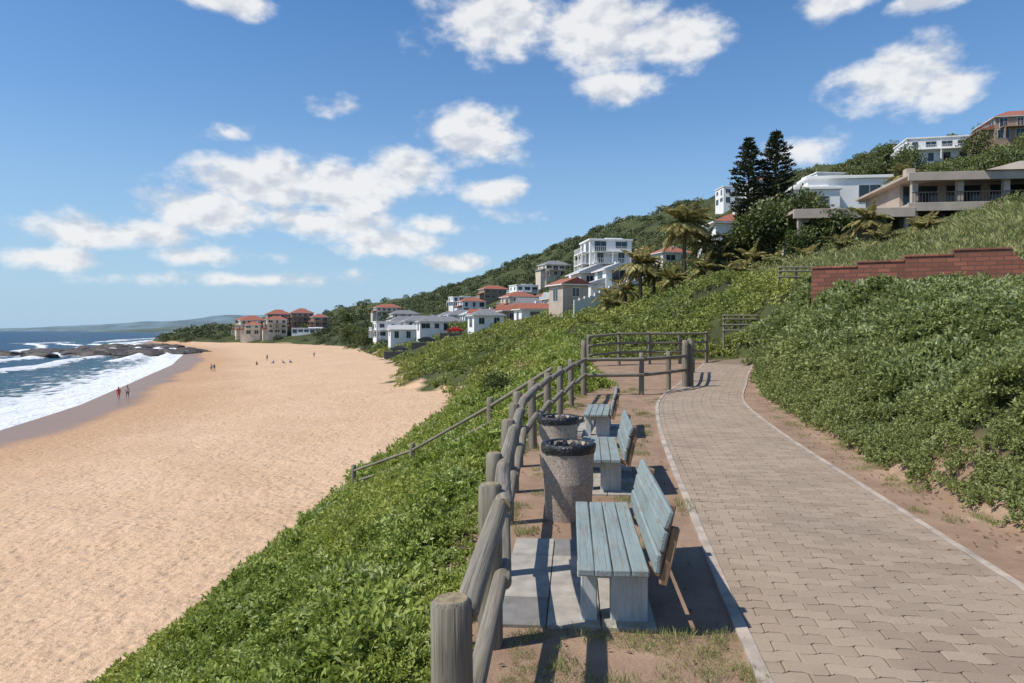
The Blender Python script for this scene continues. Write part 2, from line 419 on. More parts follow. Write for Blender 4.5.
# ------------------------------------------------------------ sea
ds=np.concatenate([np.arange(-6,90,1.0),90*np.exp(np.arange(0,5.3,.07))])
yy=np.concatenate([np.arange(-40,60,4.0),60*np.exp(np.arange(0,5.9,.018))])
D=np.repeat(ds[None,:],len(yy),0);YY=np.repeat(yy[:,None],len(ds),1);XX=kx('S',YY)-D
wob=(fbm(YY/40,D/60,11)-.5)*16
ph=(D+wob)
def brk(c,w,s): 
    on=np.clip((vn(YY/38,YY*0+c,s)-.3)*4,0,1);return np.exp(-((ph-c)/w)**2)*on
crest=brk(9,1.8,21)+brk(20,2.4,22)*1.2+brk(34,2.8,23)*1.2+brk(52,3.2,24)*1.1+brk(75,3.5,25)
foam=np.exp(-np.clip(D-1,0,99)/6)*.95+crest*1.1+np.clip(1-ph/34,0,1)*.36+np.clip(1-D/110,0,1)*.2
rockd=np.exp(-(((XX+200)/50)**2+((YY-300)/50)**2));foam+=rockd*.8
ZZ=-7.97+crest*.8+(fbm(XX/9,YY/9,31)-.5)*.5*np.clip(D/15,0,1)
nr,nc=D.shape;vs=np.stack([XX,YY,ZZ],-1).reshape(-1,3)
ii=(np.arange(nr-1)[:,None]*nc+np.arange(nc-1)[None,:]).ravel();fs=np.stack([ii,ii+nc,ii+nc+1,ii+1],1)
m,nt,b,o=mat('sea_water');p=pos(nt);fo=attr(nt,'foam').outputs['Fac'];dd=attr(nt,'sd').outputs['Fac']
ps=vmul(nt,p,(1,.45,1))
n1=noise(nt,ps,.5,8,.68,.6)
fm=ramp(nt,math_(nt,'ADD',fo,math_(nt,'MULTIPLY',math_(nt,'SUBTRACT',n1,.5),2.5)),[(.46,0),(.64,1)])
ca=noise(nt,vmul(nt,p,(.5,.12,1)),.1,7,.7)
cap=ramp(nt,ca,[(.66,0),(.69,.8)])
fm=math_(nt,'MAXIMUM',fm,cap)
wc=ramp(nt,math_(nt,'MULTIPLY',dd,.01),[(0,(.10,.16,.15)),(.12,(.03,.11,.14)),(.5,(.010,.065,.115)),(1,(.005,.038,.085))])
wc=mix(nt,ramp(nt,noise(nt,vmul(nt,p,(1,.3,1)),.08,5,.7),[(.35,0),(.7,.6)]),wc,(.004,.028,.06))
nt.links.new(mix(nt,fm,wc,(.84,.86,.86)),b.inputs['Base Color'])
nt.links.new(math_(nt,'ADD',math_(nt,'MULTIPLY',fm,.5),.3),b.inputs['Roughness'])
b.inputs['Specular IOR Level'].default_value=.2
hb=math_(nt,'ADD',noise(nt,vmul(nt,p,(1,.5,1)),.35,7,.7),math_(nt,'MULTIPLY',fm,.3))
bump(nt,b,hb,1,1.8)
gridobj('sea_water',vs,fs,m,{'foam':foam,'sd':D})

# ------------------------------------------------------------ distant headland
def headland(name,x0,x1,y,hs,depth,col):
    n=160;mm=14;vs=[];
    for i in range(n):
        t=i/(n-1)
        hh=np.interp(t,*P(*hs))*(1+.14*(float(fbm(t*9,0,51))-.5))
        for j in range(mm):
            s=j/(mm-1);pz=math.sin(s*math.pi)**.8
            vs.append((x0+(x1-x0)*t,y+depth*(s-.2),-8.5+hh*pz*(1+.16*(float(vn(t*30,s*5,3))-.5))))
    fs=np.array([(i*mm+j,(i+1)*mm+j,(i+1)*mm+j+1,i*mm+j+1) for i in range(n-1) for j in range(mm-1)])
    gridobj(name,np.array(vs),fs,simple(name+'_hazed_scrub',col,.95,.2,.006),{})  # bluish aerial haze is painted into the base colour of these hills
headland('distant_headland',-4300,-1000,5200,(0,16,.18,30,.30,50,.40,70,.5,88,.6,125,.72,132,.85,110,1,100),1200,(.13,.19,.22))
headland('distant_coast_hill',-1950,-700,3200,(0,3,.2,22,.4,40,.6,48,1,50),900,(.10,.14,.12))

# ------------------------------------------------------------ path
cx=P(-2,1.76,0,2.05,5,2.73,10,3.48,12.7,3.9,15.6,4.42,18,4.9,20,5.4,22,6.05,26,7.5,30,8.9,36,11.2)
yf=np.arange(-2,36,.05);xf=np.interp(yf,*cx)
kern=np.ones(41)/41;xp=np.pad(xf,20,mode='reflect',reflect_type='odd');xf=np.convolve(xp,kern,'valid')
sl=np.concatenate([[0],np.cumsum(np.hypot(np.diff(xf),np.diff(yf)))]);SL=sl[-1]
def pathpt(s,t):
    x=np.interp(s,sl,xf);y=np.interp(s,sl,yf)
    x2=np.interp(s+.15,sl,xf);y2=np.interp(s+.15,sl,yf);x1=np.interp(s-.15,sl,xf);y1=np.interp(s-.15,sl,yf)
    dx,dy=x2-x1,y2-y1;l=math.hypot(dx,dy) or 1
    return x+dy/l*t,y-dx/l*t
hw=1.10
def ribbon(mb,t0,t1,z,zs=None,mi=0,s0=0,s1=None,step=.25,jit=0):
    s1=s1 or SL-.3;n=int((s1-s0)/step);vs=[];fs=[]
    for i in range(n+1):
        s=s0+(s1-s0)*i/n;a=pathpt(s,t0+random.uniform(-jit,jit));b_=pathpt(s,t1+random.uniform(-jit,jit))
        za=float(H(a[0],a[1]));zb=float(H(b_[0],b_[1]))
        row=[(a[0],a[1],za+z),(b_[0],b_[1],zb+z)]
        if zs is not None: row=[(a[0],a[1],za+zs)]+row+[(b_[0],b_[1],zb+zs)]
        vs+=row;k=len(row)
        if i:
            for j in range(k-1): fs.append(((i-1)*k+j,(i-1)*k+j+1,i*k+j+1,i*k+j))
    mb.add(vs,fs,None,mi)
path=empty('paved_path')
mb=MB();ribbon(mb,-hw,hw,.006)
jm=simple('joint_sand',(.20,.15,.105),.95,.2,20);mb.obj('joint_sand',[jm],path)
pw,phh=.25,.135;g=.004
def zig(u):
    u=u%1.0
    return (1 if .08<u<.42 else (-1 if .58<u<.92 else (u/.08 if u<=.08 else (1-(u-.42)/.08 if u<=.58 else -(1-(u-.92)/.08)))))
pv=[];pf=[];ptint=[]
rows=int((SL-.4)/phh)
for j in range(rows):
    s0=j*phh;off=(j%2)*pw/2
    for i in range(-7,7):
        t0=i*pw+off;t1=t0+pw
        if t1<-hw+.03 or t0>hw-.03: continue
        t0c=max(t0,-hw);t1c=min(t1,hw)
        us=[0,.09,.41,.59,.91,1]
        bot=[];top=[]
        for u in us:
            t=t0+pw*u
            if t<t0c-1e-6 or t>t1c+1e-6: t=min(max(t,t0c),t1c)
            a=.013*zig((t/pw)*1.0)
            tt=min(max(t,t0c+g),t1c-g)
            bot.append((s0+a+g,tt));top.append((s0+phh+a-g,tt))
        pts=bot+top[::-1]
        k=len(pv);dz=random.gauss(0,.0016)
        o_=[]
        for (s,t) in pts:
            q=pathpt(s,t);o_.append((q[0],q[1],float(0 if q[1]<25 else H0(q[0],q[1]))+.017+dz))
        cxm=sum(q[0] for q in o_)/12;cym=sum(q[1] for q in o_)/12
        inn=[(cxm+(q[0]-cxm)*.96,cym+(q[1]-cym)*.94,q[2]+.003) for q in o_]
        lowr=[(q[0],q[1],q[2]-.014) for q in o_]
        pv+=lowr+o_+inn
        n_=12
        for a in range(n_):
            b_=(a+1)%n_
            pf.append((k+a,k+b_,k+n_+b_,k+n_+a));pf.append((k+n_+a,k+n_+b_,k+2*n_+b_,k+2*n_+a))
        pf.append(tuple(k+2*n_+a for a in range(n_)))
        tt_=random.random();ptint+=[tt_]*36
me=bpy.data.meshes.new('pavers');me.from_pydata(pv,[],pf);a=me.attributes.new('tint','FLOAT','POINT');a.data.foreach_set('value',ptint)
m,nt,b,o=mat('clay_paver');t=attr(nt,'tint').outputs['Fac'];p=pos(nt)
c=ramp(nt,t,[(0,(.265,.195,.14)),(.5,(.325,.245,.178)),(1,(.38,.295,.215))])
c=mix(nt,ramp(nt,noise(nt,p,90,4,.7),[(.35,.5),(.6,0)]),c,(.18,.135,.10))
c=mix(nt,ramp(nt,noise(nt,p,.9,5,.65),[(.4,0),(.7,.6)]),c,(.41,.32,.23))
c=mix(nt,ramp(nt,noise(nt,p,.45,6,.7),[(.50,0),(.70,.6)]),c,(.20,.15,.115))
nt.links.new(c,b.inputs['Base Color']);b.inputs['Roughness'].default_value=.88;bump(nt,b,noise(nt,p,140,3,.7),.5,.004)
me.materials.append(m);ob=bpy.data.objects.new('pavers',me);COL.objects.link(ob);ob.parent=path
kerbm=simple('kerb_concrete',(.42,.35,.285),.9,.2,4,bs=.3)
mb=MB();ribbon(mb,-hw-.085,-hw-.004,.03,-.05,jit=.003);ribbon(mb,hw+.004,hw+.075,.025,-.05,jit=.004);mb.obj('edging_kerb',[kerbm],path)

# ------------------------------------------------------------ wooden fence
MF=[M['fence'],M['endg']]
mb=MB()
fp=[(-.225,2.78,.925,.088),(-.135,4.4,1.03,.075),(-.15,5.6,1.02,.068),(-.06,7.2,1.08,.072),(.02,8.6,1.1,.068),(.10,10.2,1.1,.07),(.36,11.8,1.14,.07),(.66,13.4,1.18,.07),(1.05,15.4,1.2,.07),(1.55,18.2,1.25,.07),(2.2,21.4,1.68,.085)]
for (x,y,h,r) in fp:
    z=float(H0(x,y));mb.log((x,y,z-.4),(x+random.uniform(-.03,.03),y+random.uniform(-.02,.02),z+h),r*1.03,r*.97)
for i in range(len(fp)-1):
    a,b_=fp[i],fp[i+1];zt0=min(a[2],1.2)-.10;zt1=min(b_[2],1.2)-.10
    oa=.03 if i==0 else .085;ob_=.085
    ya=.10 if i==0 else -.14
    mb.log((a[0]+oa,a[1]+ya,zt0),(b_[0]+ob_,b_[1]+.2,zt1),.058,.054,bend=random.uniform(-.02,.03))
    mb.log((a[0]+oa,a[1]+ya,zt0-.48),(b_[0]+ob_,b_[1]+.15,zt1-.45),.048,.046)
fp2=[(2.2,21.4),(4.0,21.6),(5.15,23.0),(6.05,24.4),(6.75,26.5),(7.9,30.5)]
for i,(x,y) in enumerate(fp2[1:]):
    z=float(H0(x,y));mb.log((x,y,z-.4),(x,y,z+(1.65 if i in(2,3) else 1.3)),.11 if i in(2,3) else .08)
mb.log((6.28,24.55,-.3),(6.28,24.55,1.62),.10)
for i in range(len(fp2)-1):
    a,b_=fp2[i],fp2[i+1];za=float(H0(*a));zb=float(H0(*b_))
    for zz in(1.1,.62): mb.log((a[0],a[1]-.1,za+zz),(b_[0],b_[1]-.1,zb+zz),.055)
mb.obj('wooden_fence',MF)
mb=MB();fq=[(3.6,33.0),(5.2,34),(6.8,34.6),(8.4,35),(9.9,35.6)]
for (x,y) in fq:
    z=float(H0(x,y));mb.log((x,y,z-.3),(x,y,z+1.6),.085,seg=10)
for i in range(4):
    a,b_=fq[i],fq[i+1]
    for zz in(1.5,1.05,.6): mb.log((a[0],a[1]-.1,float(H0(*a))+zz),(b_[0],b_[1]-.1,float(H0(*b_))+zz),.06,seg=10)
mb.obj('wooden_fence',MF)
mb=MB();hr=[(.9,15.8),(-.6,19.2),(-3.55,24.8),(-6.4,28.2)]
for (x,y) in hr[1:]:
    z=float(H0(x,y));mb.log((x,y,z-.3),(x,y,z+1.4),.095,seg=10)
for i in range(3):
    a,b_=hr[i],hr[i+1];za=float(H0(*a));zb=float(H0(*b_))
    for zz in(1.15,.7): mb.log((a[0],a[1],za+zz),(b_[0],b_[1],zb+zz),.05,seg=10)
mb.obj('stair_handrail',MF)
mb=MB()
for i in range(16):
    t=i/15;x=.3-6.9*t;y=17.4+11.6*t;z=float(H0(x,y))+.2
    mb.box((x,y+.8,z),(.42,1.1,.16),Matrix.Rotation(-.5,3,'Z'),0,.01)
mb.obj('beach_steps',[M['fence']])

# ------------------------------------------------------------ benches
def bench(x,y,rz,L=1.8):
    e=empty('park_bench',(x,y,0.0),rz)
    mb=MB()
    for i in range(4): mb.box((-.175+.117*i,random.uniform(-.008,.008),.43+random.uniform(-.003,.003)),(.110,L,.048),Matrix.Rotation(random.uniform(-.005,.005),3,'Z'),0,.008)
    mb.obj('seat',[M['bench']],e)
    mb=MB();R=Matrix.Rotation(.22,3,'Y')
    for i,(zz,hh,ry) in enumerate([(.075,.135,.10),(.222,.14,.22),(.365,.125,.36)]):
        Rr=Matrix.Rotation(ry,3,'Y');q=R@Vector((0,0,zz));mb.box((.268+q.x,random.uniform(-.01,.01),.43+q.z),(.042,L+.02,hh),Rr,0,.012)
    mb.obj('backrest',[M['bench']],e)
    mb=MB();mr=MB()
    for sy in(-1,1):
        yb=sy*(L/2-.30)
        mb.box((-.15,yb,.165),(.11,.14,.47),None,0,.008);mb.box((.12,yb,.165),(.25,.14,.47),None,0,.008)
        mb.box((-.01,yb,.355),(.44,.10,.09),None,0,.006)
        q=R@Vector((.05,0,.17));mr.box((.272+q.x,yb,.42+q.z),(.05,.09,.50),R,0,.006)
        mr.box((.20,yb,.375),(.20,.08,.06),None,0,.005)
    for sy in(-1,1):
        q=R@Vector((.055,0,.15));mr.box((.272+q.x,sy*(L/2-.035),.41+q.z),(.05,.055,.38),R,0,.006)
    mb.obj('legs',[M['benchleg']],e);mr.obj('back_supports',[M['raw']],e)
    return e
slabm=simple('slab_concrete',(.36,.325,.28),.9,.15,6,bs=.3);slabd=simple('slab_dark_tile',(.20,.19,.175),.85,.15,6,bs=.3)
def slab(x,y,w,l,rz):
    mb=MB();R=Matrix.Rotation(rz,3,'Z')
    nx=3;ny=4
    for i in range(nx):
        for j in range(ny):
            q=R@Vector((-w/2+w*(i+.5)/nx,-l/2+l*(j+.5)/ny,0));mb.box((x+q.x,y+q.y,.0+random.uniform(0,.004)),(w/nx-.008,l/ny-.008,.05),R,1 if ((j+i)%4==0) else 0,.004)
    mb.obj('concrete_slab',[slabm,slabd])
slab(.50,5.6,1.1,1.95,-.09);bench(.73,5.38,-.085)
slab(1.08,9.35,1.1,1.9,-.12);bench(1.17,9.25,-.11)
slab(1.72,13.85,1.1,1.9,-.16);bench(1.68,13.7,-.16)

# ------------------------------------------------------------ litter bins
m,nt,b,o=mat('aggregate_concrete');tc=N(nt,'ShaderNodeTexCoord').outputs['Object']
vo=N(nt,'ShaderNodeTexVoronoi');vo.inputs['Scale'].default_value=95;nt.links.new(tc,vo.inputs['Vector'])
sx=N(nt,'ShaderNodeSeparateColor');nt.links.new(vo.outputs['Color'],sx.inputs[0])
c=ramp(nt,sx.outputs[0],[(0,(.19,.15,.12)),(.35,(.32,.26,.21)),(.7,(.42,.35,.285)),(1,(.56,.48,.41))])
c=mix(nt,ramp(nt,vo.outputs['Distance'],[(.3,0),(.7,.6)]),c,(.28,.23,.19))
c=mix(nt,ramp(nt,noise(nt,tc,5,5,.6),[(.45,0),(.75,.4)]),c,(.20,.165,.135))
nt.links.new(c,b.inputs['Base Color']);b.inputs['Roughness'].default_value=.85
h=math_(nt,'MULTIPLY',vo.outputs['Distance'],-1);bump(nt,b,h,.4,.006);aggm=m
m,nt,b,o=mat('black_bin_liner');b.inputs['Base Color'].default_value=(.014,.014,.016,1);b.inputs['Roughness'].default_value=.35
tc=N(nt,'ShaderNodeTexCoord').outputs['Object'];bump(nt,b,noise(nt,tc,16,5,.6,1.5),.9,.02);linm=m
def bin_(x,y,rz):
    e=empty('litter_bin',(x,y,0),rz)
    mb=MB();mb.lathe((0,0,0),[(.235,-.05),(.24,.0),(.245,.02),(.262,.35),(.268,.38),(.268,.42),(.262,.44),(.275,.70),(.28,.745),(.275,.78),(.255,.79),(.23,.785),(.225,.4),(0.001,.3)],48);mb.obj('concrete_body',[aggm],e)
    mb=MB();w=lambda th,z:.004*math.sin(th*9+z*30)+.004*math.sin(th*17+1)
    mb.lathe((0,0,0),[(.285,.705),(.288,.73),(.29,.765),(.286,.795),(.268,.805),(.235,.80),(.222,.74),(.205,.55),(.001,.45)],72,0,w);mb.obj('bin_liner',[linm],e)
bin_(.60,7.45,.3);bin_(.645,9.75,1.2)

# ------------------------------------------------------------ brick wall
m,nt,b,o=mat('red_brick');tc=N(nt,'ShaderNodeTexCoord').outputs['Object']
br=N(nt,'ShaderNodeTexBrick');br.inputs['Scale'].default_value=1;br.inputs['Brick Width'].default_value=.40;br.inputs['Row Height'].default_value=.14;br.inputs['Mortar Size'].default_value=.016
br.inputs['Color1'].default_value=(.36,.125,.075,1);br.inputs['Color2'].default_value=(.21,.075,.048,1);br.inputs['Mortar'].default_value=(.12,.07,.05,1)
mp=N(nt,'ShaderNodeMapping');mp.inputs['Rotation'].default_value=(math.radians(90),0,0);nt.links.new(tc,mp.inputs[0]);nt.links.new(mp.outputs[0],br.inputs[0])
c=mix(nt,ramp(nt,noise(nt,tc,1.5,5,.7),[(.4,0),(.7,.5)]),br.outputs[0],(.16,.07,.05))
nt.links.new(c,b.inputs['Base Color']);b.inputs['Roughness'].default_value=.9;bump(nt,b,br.outputs['Fac'],-.5,.015);brick=m
w0=Vector((10.35,24.2,0));w1=Vector((15.8,22.2,0));wl=(w1-w0).length;ang=math.atan2(w1.y-w0.y,w1.x-w0.x)
e=empty('brick_wall',(w0.x,w0.y,0),ang)
mb=MB()
steps=[(0,1.4,4.1),(1.4,2.8,4.25),(2.8,4.2,4.4),(4.2,wl,4.55)]
for a,b_,zt in steps: mb.box(((a+b_)/2,0,(zt+1.2)/2),(b_-a-.002,.23,zt-1.2),None,0)
V_=[(wl,-.12,1.2),(wl+.9,-.12,1.2),(wl+.9,-.12,3.5),(wl,-.12,4.5),(wl,.12,1.2),(wl+.9,.12,1.2),(wl+.9,.12,3.5),(wl,.12,4.5)]
mb.add(V_,[(0,1,2,3),(7,6,5,4),(3,2,6,7),(1,5,6,2)])
mb.obj('brickwork',[brick],e)
mb=MB()
for a,b_,zt in steps: mb.box(((a+b_)/2,0,zt+.035),(b_-a,.29,.066),None,0,.01)
mb.obj('coping',[brick],e)
mb=MB();mb.box((18.4,22.6,3.45),(3.2,.2,1.5),Matrix.Rotation(.15,3,'Z'),0,.01);mb.box((18.4,22.6,4.24),(3.3,.3,.08),Matrix.Rotation(.15,3,'Z'),0,.01);mb.obj('garden_wall',[M['beige']])

# ------------------------------------------------------------ houses
EXC=[]
def house(name,x,y,w,d,st,rz,roof='hip',wm='white',rm='greyroof',balc=False,z=None,sh=2.8,found=4):
    if z is None: z=float(HC(x,y,.4))+np.clip((y-100)/120,0,1)*1.3
    EXC.append((x,y,max(w,d)*.60));EXC.append((x-w*.15,y-max(w,d)*.5,max(w,d)*.45));EXC.append((x-w*.1,y-max(w,d)*.95,max(w,d)*.36))
    e=empty(name,(x,y,z),rz);h=st*sh;found=found+2
    mb=MB();mb.box((0,0,(h-found)/2),(w,d,h+found),None,0)
    if st>1 and roof!='flat': mb.box((-w*.5-1.2,-d*.1,(sh-found)/2),(2.4,d*.6,sh+found),None,0)
    mb.obj('walls',[M[wm]],e)
    g_=MB();fr=MB()
    for s_ in range(st):
        zc=s_*sh+1.5
        for side in range(4):
            L=w if side%2==0 else d;D_=d if side%2==0 else w
            n=max(1,int(L/3.2))
            for i in range(n):
                u=-L/2+L*(i+.5)/n;ww=random.choice([1.2,1.6,2.4]);hh=random.choice([1.3,2.0])
                ww=min(ww,L/n*.8)
                R=Matrix.Rotation(side*math.pi/2,3,'Z')
                zz=zc if hh<1.5 else zc-.3
                fr.box(R@Vector((u,-D_/2-.015,zz)),(ww+.16,.07,hh+.16),R);g_.box(R@Vector((u,-D_/2-.035,zz)),(ww,.06,hh),R)
                fr.box(R@Vector((u,-D_/2-.05,zz)),(.06,.06,hh),R)
    fr.obj('window_frames',[M['white'] if wm!='white' else M['palegrey']],e);g_.obj('windows',[M['glass']],e)
    mb=MB();ov=.5
    if roof=='flat':
        mb.box((0,0,h+.18),(w+ov,d+ov,.35),None,1,.03);mb.box((w*.15,0,h+.6),(w*.4,d*.5,.5),None,0)
    else:
        hr=min(w,d)*.24;a,c_=w/2+ov,d/2+ov
        if w>=d: r=[(-(a-c_*(.9 if roof=='hip' else 0)),0),((a-c_*(.9 if roof=='hip' else 0)),0)] 
        else: r=[(0,-(c_-a*(.9 if roof=='hip' else 0))),(0,(c_-a*(.9 if roof=='hip' else 0)))]
        V_=[(-a,-c_,h),(a,-c_,h),(a,c_,h),(-a,c_,h),(r[0][0],r[0][1],h+hr),(r[1][0],r[1][1],h+hr)]
        if w>=d: F=[(0,1,5,4),(2,3,4,5),(1,2,5),(3,0,4),(3,2,1,0)]
        else: F=[(1,2,5,4),(3,0,4,5),(0,1,4),(2,3,5),(3,2,1,0)]
        mb.add(V_,F);mb.box((0,0,h-.1),(2*a-.04,2*c_-.04,.16),None,1)
        mb.box((w*.2,d*.1,h+hr*.8),(.7,.7,1.4),None,1)
        if st>1:
            mb.add([(-w*.5-2.8,-d*.1-d*.36,sh),(-w*.5-.02,-d*.1-d*.36,sh+.9),(-w*.5-.02,-d*.1+d*.36,sh+.9),(-w*.5-2.8,-d*.1+d*.36,sh),(-w*.5-2.8,-d*.1-d*.36,sh-.15),(-w*.5-.02,-d*.1-d*.36,sh-.15),(-w*.5-.02,-d*.1+d*.36,sh-.15),(-w*.5-2.8,-d*.1+d*.36,sh-.15)],[(0,1,2,3),(0,4,5,1),(3,7,4,0),(2,6,7,3)])
    mb.obj('roof',[M[rm],M['white']],e)
    if balc:
        mb=MB()
        for s_ in range(1,st):
            for side in (0,3):
                L=w if side%2==0 else d;D_=d if side%2==0 else w;R=Matrix.Rotation(side*math.pi/2,3,'Z')
                mb.box(R@Vector((0,-D_/2-.8,s_*sh-.05)),(L*.9,1.5,.18),R);mb.box(R@Vector((0,-D_/2-1.5,s_*sh+1.0)),(L*.9,.06,.07),R)
                for i in range(int(L*.9/.4)): mb.box(R@Vector((-L*.45+.2+i*.4,-D_/2-1.5,s_*sh+.5)),(.05,.05,1.0),R)
                for u in(-.42,0,.42): mb.box(R@Vector((u*L,-D_/2-1.45,s_*sh-1.4)),(.25,.25,2.75),R)
        mb.obj('balconies',[M[wm]],e)
    return e
def apartments():
    x0,y0,z0=36,65,10.6;EXC.append((44,70,13));EXC.append((30,67,7));EXC.append((33,60,4));EXC.append((41,59,5))
    e=empty('apartment_building',(x0,y0,z0),math.radians(-6))
    w=MB();g_=MB();r=MB();rl=MB()
    L=24
    for s_ in range(2):
        z=s_*2.7
        w.box((L/2,5.5,z+1.25),(L-1,8,2.6),None,0)
        r.box((L/2,4,z+2.58),(L+.6,12.4,.24),None,0,.02)
        r.box((L/2,-2.25,z+2.4),(L+.7,.2,.75),None,0,.02)
        for i in range(7):
            w.box((.4+i*(L-.8)/6,-1.7,z+1.15),(.5,.5,2.4),None,0)
        for i in range(6):
            xc=.4+(i+.5)*(L-.8)/6
            g_.box((xc,1.47,z+1.2),(3.0,.06,2.1));w.box((xc,1.43,z+1.2),(.08,.08,2.1),None,1);w.box((xc,1.43,z+2.2),(3.1,.08,.08),None,1)
        rl.box((L/2,-2.2,z+1.0),(L,.06,.08))
        for i in range(90): rl.box((.1+i*(L-.2)/89,-2.2,z+.5),(.035,.035,1.0))
    w.box((L/2,4,-1.6),(L,11.5,3),None,0)
    V_=[(6,-2.6,5.5),(26,-2.6,5.5),(26,9,5.5),(6,9,5.5),(9.0,-2.2,6.3),(26,-2.2,6.3),(26,8,6.3),(9.0,8,6.3)]
    r.add(V_,[(0,1,5,4),(1,2,6,5),(2,3,7,6),(3,0,4,7),(4,5,6,7),(3,2,1,0)])
    w.box((2.0,3,6.2),(.8,.8,1.4),None,0)
    w.box((-5,3.5,.6),(8,6,3.0),None,2);r.box((-5,2.5,2.2),(10.4,9.5,.28),None,0,.02);r.box((-5,-2.3,1.95),(10.5,.2,.85),None,0,.02)
    w.box((-5,3.5,-2.4),(8,6,3.0),None,2)
    for i in range(3): g_.box((-7.6+i*2.6,.46,.8),(1.9,.06,1.5))
    for i in range(4): w.box((-9.6+i*3.1,-1.8,-.3),(.3,.3,3.8),None,0)
    w.obj('walls',[M['beige'],M['darkframe'],M['white']],e);g_.obj('windows',[M['glass']],e);r.obj('roof_slabs',[M['beige']],e);rl.obj('balcony_railings',[M['darkframe']],e)
apartments()
house('white_villa',40.5,88,9.5,9,2,-.1,'flat','white','white',z=14.0,sh=3)
house('white_villa',47,90,6,8,2,-.1,'flat','white','white',z=13.6,sh=3.1)
house('white_villa',36,85,5,6,2,-.1,'flat','white','white',z=12.4,sh=3.0)
house('white_cottage',26.6,86,5.8,6,1,.1,'hip','white','redroof',z=12.0)
house('white_house',20,150,9,8,3,.15,'flat','white','white',True,z=13.4,sh=2.4)
house('gabled_house',14.5,128,6.5,8,1,.2,'gable','cream','palegrey',z=9.4)
house('gabled_house',17,118,4.5,6,2,.2,'gable','white','palegrey',z=7.4,sh=2.3)
house('gabled_house',9,112,4.5,5,1,.4,'gable','beige','redroof',z=6.4)
for (x,y,w,d,st,r,rf,wm,rm,bl) in [
 (6,180,9,7,1,.3,'gable','white','greyroof',False),(-1,190,8,7,1,.3,'hip','cream','palegrey',False),(2,215,9,7,2,.4,'hip','cream','redroof',True),
 (-44,255,12,8,2,.35,'flat','white','palegrey',True),(-31,250,15,8,1,.3,'hip','white','greyroof',False),
 (-17,258,14,8,1,.3,'hip','white','greyroof',False),(12,240,9,7,1,.3,'hip','brown','redroof',False),
 (-25,300,14,9,1,.4,'hip','white','greyroof',False),(-48,320,16,9,1,.4,'hip','white','greyroof',False),(5,300,10,8,2,.4,'flat','white','palegrey',True),
 (20,330,13,9,2,.4,'hip','cream','greyroof',True),(-10,380,14,9,2,.4,'hip','brown','redroof',False),(-60,390,15,9,2,.4,'hip','cream','greyroof',True),(-30,420,14,9,2,.4,'flat','white','palegrey',True),
 (33,205,8,7,2,.3,'hip','brown','redroof',False),(-21,205,13,6,1,.3,'hip','white','greyroof',False),(-33,220,11,6,1,.3,'gable','white','palegrey',False),
 (-80,450,16,10,2,.4,'hip','cream','redroof',True),(38,168,8,7,1,.3,'hip','cream','redroof',False),
 (1,165,8,6,1,.3,'gable','brown','redroof',False),(11,158,7,6,1,.25,'gable','cream','palegrey',False),(-8,210,9,6,1,.3,'gable','white','redroof',False),
 (-20,345,12,8,2,.4,'hip','white','redroof',False),(31,262,10,8,2,.3,'flat','white','palegrey',True),
 (48,132,9,8,2,.1,'flat','white','white',True),(58,150,9,8,2,.1,'hip','beige','redroof',False),
 (-6,160,7,6,1,.3,'hip','white','greyroof',False),(4,140,6,5,1,.3,'gable','white','redroof',False),(-12,232,9,7,1,.3,'hip','white','palegrey',False)]:
    house('white_house' if wm=='white' else 'hillside_house',x,y,w,d,st,r,rf,wm,rm,bl)
house('ridge_house',111,186,15,10,2,-.2,'flat','white','palegrey',True,sh=3)
house('ridge_house',121,166,17,11,2,-.2,'hip','brown','redroof',True,z=46,sh=2.6)
house('ridge_house',84,268,10,8,2,.1,'flat','white','palegrey',sh=3)
house('ridge_house',93,262,10,8,1,.1,'hip','white','redroof',sh=3)
house('ridge_house',66,180,11,8,2,.1,'hip','brown','greyroof',sh=3)
house('ridge_house',90,200,11,8,2,.1,'flat','white','palegrey',True,sh=3)
for (x,y,w,d,st,rm,wm,h_) in [(-158,425,14,12,3,'redroof','cream',0),(-145,434,14,12,4,'redroof','brown',1),(-130,432,13,12,4,'redroof','brown',1),(-152,412,9,8,2,'redroof','cream',0),(-118,410,20,8,1,'white','white',0),(-138,410,11,8,3,'redroof','cream',0),(-168,440,10,9,3,'redroof','cream',0),(-117,425,9,9,3,'redroof','brown',0)]:
    house('red_roofed_hotel',x,y,w,d,st,.3+random.uniform(-.2,.2),'hip' if rm=='redroof' else 'flat',wm,rm,True,z=max(0.2,float(H(x,y))-1)+random.uniform(-1,1),found=8)
mb=MB();pa=(8.2,93);pb=(21.5,112);n=16
for i in range(n):
    t=(i+.5)/n;x=pa[0]+(pb[0]-pa[0])*t;y=pa[1]+(pb[1]-pa[1])*t;z=float(HC(x,y,.5));a=math.atan2(pb[1]-pa[1],pb[0]-pa[0])
    R=Matrix.Rotation(a,3,'Z');mb.box((x,y,z+1.1),(1.38,.12,2.8),R,0,.02);q=R@Vector((.74,0,0));mb.box((x+q.x,y+q.y,z+1.2),(.16,.22,3.1),R,0,.02)
    EXC.append((x,y-1.5,2.4));EXC.append((x-.5,y-4.5,2.2))
mb.obj('white_panel_wall',[M['white']])
for (x,y) in [(12.4,38),(15.2,37.5)]:
    mb=MB();z=float(HC(x,y,.6))+.3
    for k in(-.9,0,.9): mb.log((x+k,y,z-.9),(x+k,y,z+1.0),.06,seg=8)
    for k in(.2,.5,.8,1.0): mb.log((x-1,y-.08,z+k),(x+1,y-.08,z+k),.045,seg=8)
    mb.obj('timber_barrier',MF)

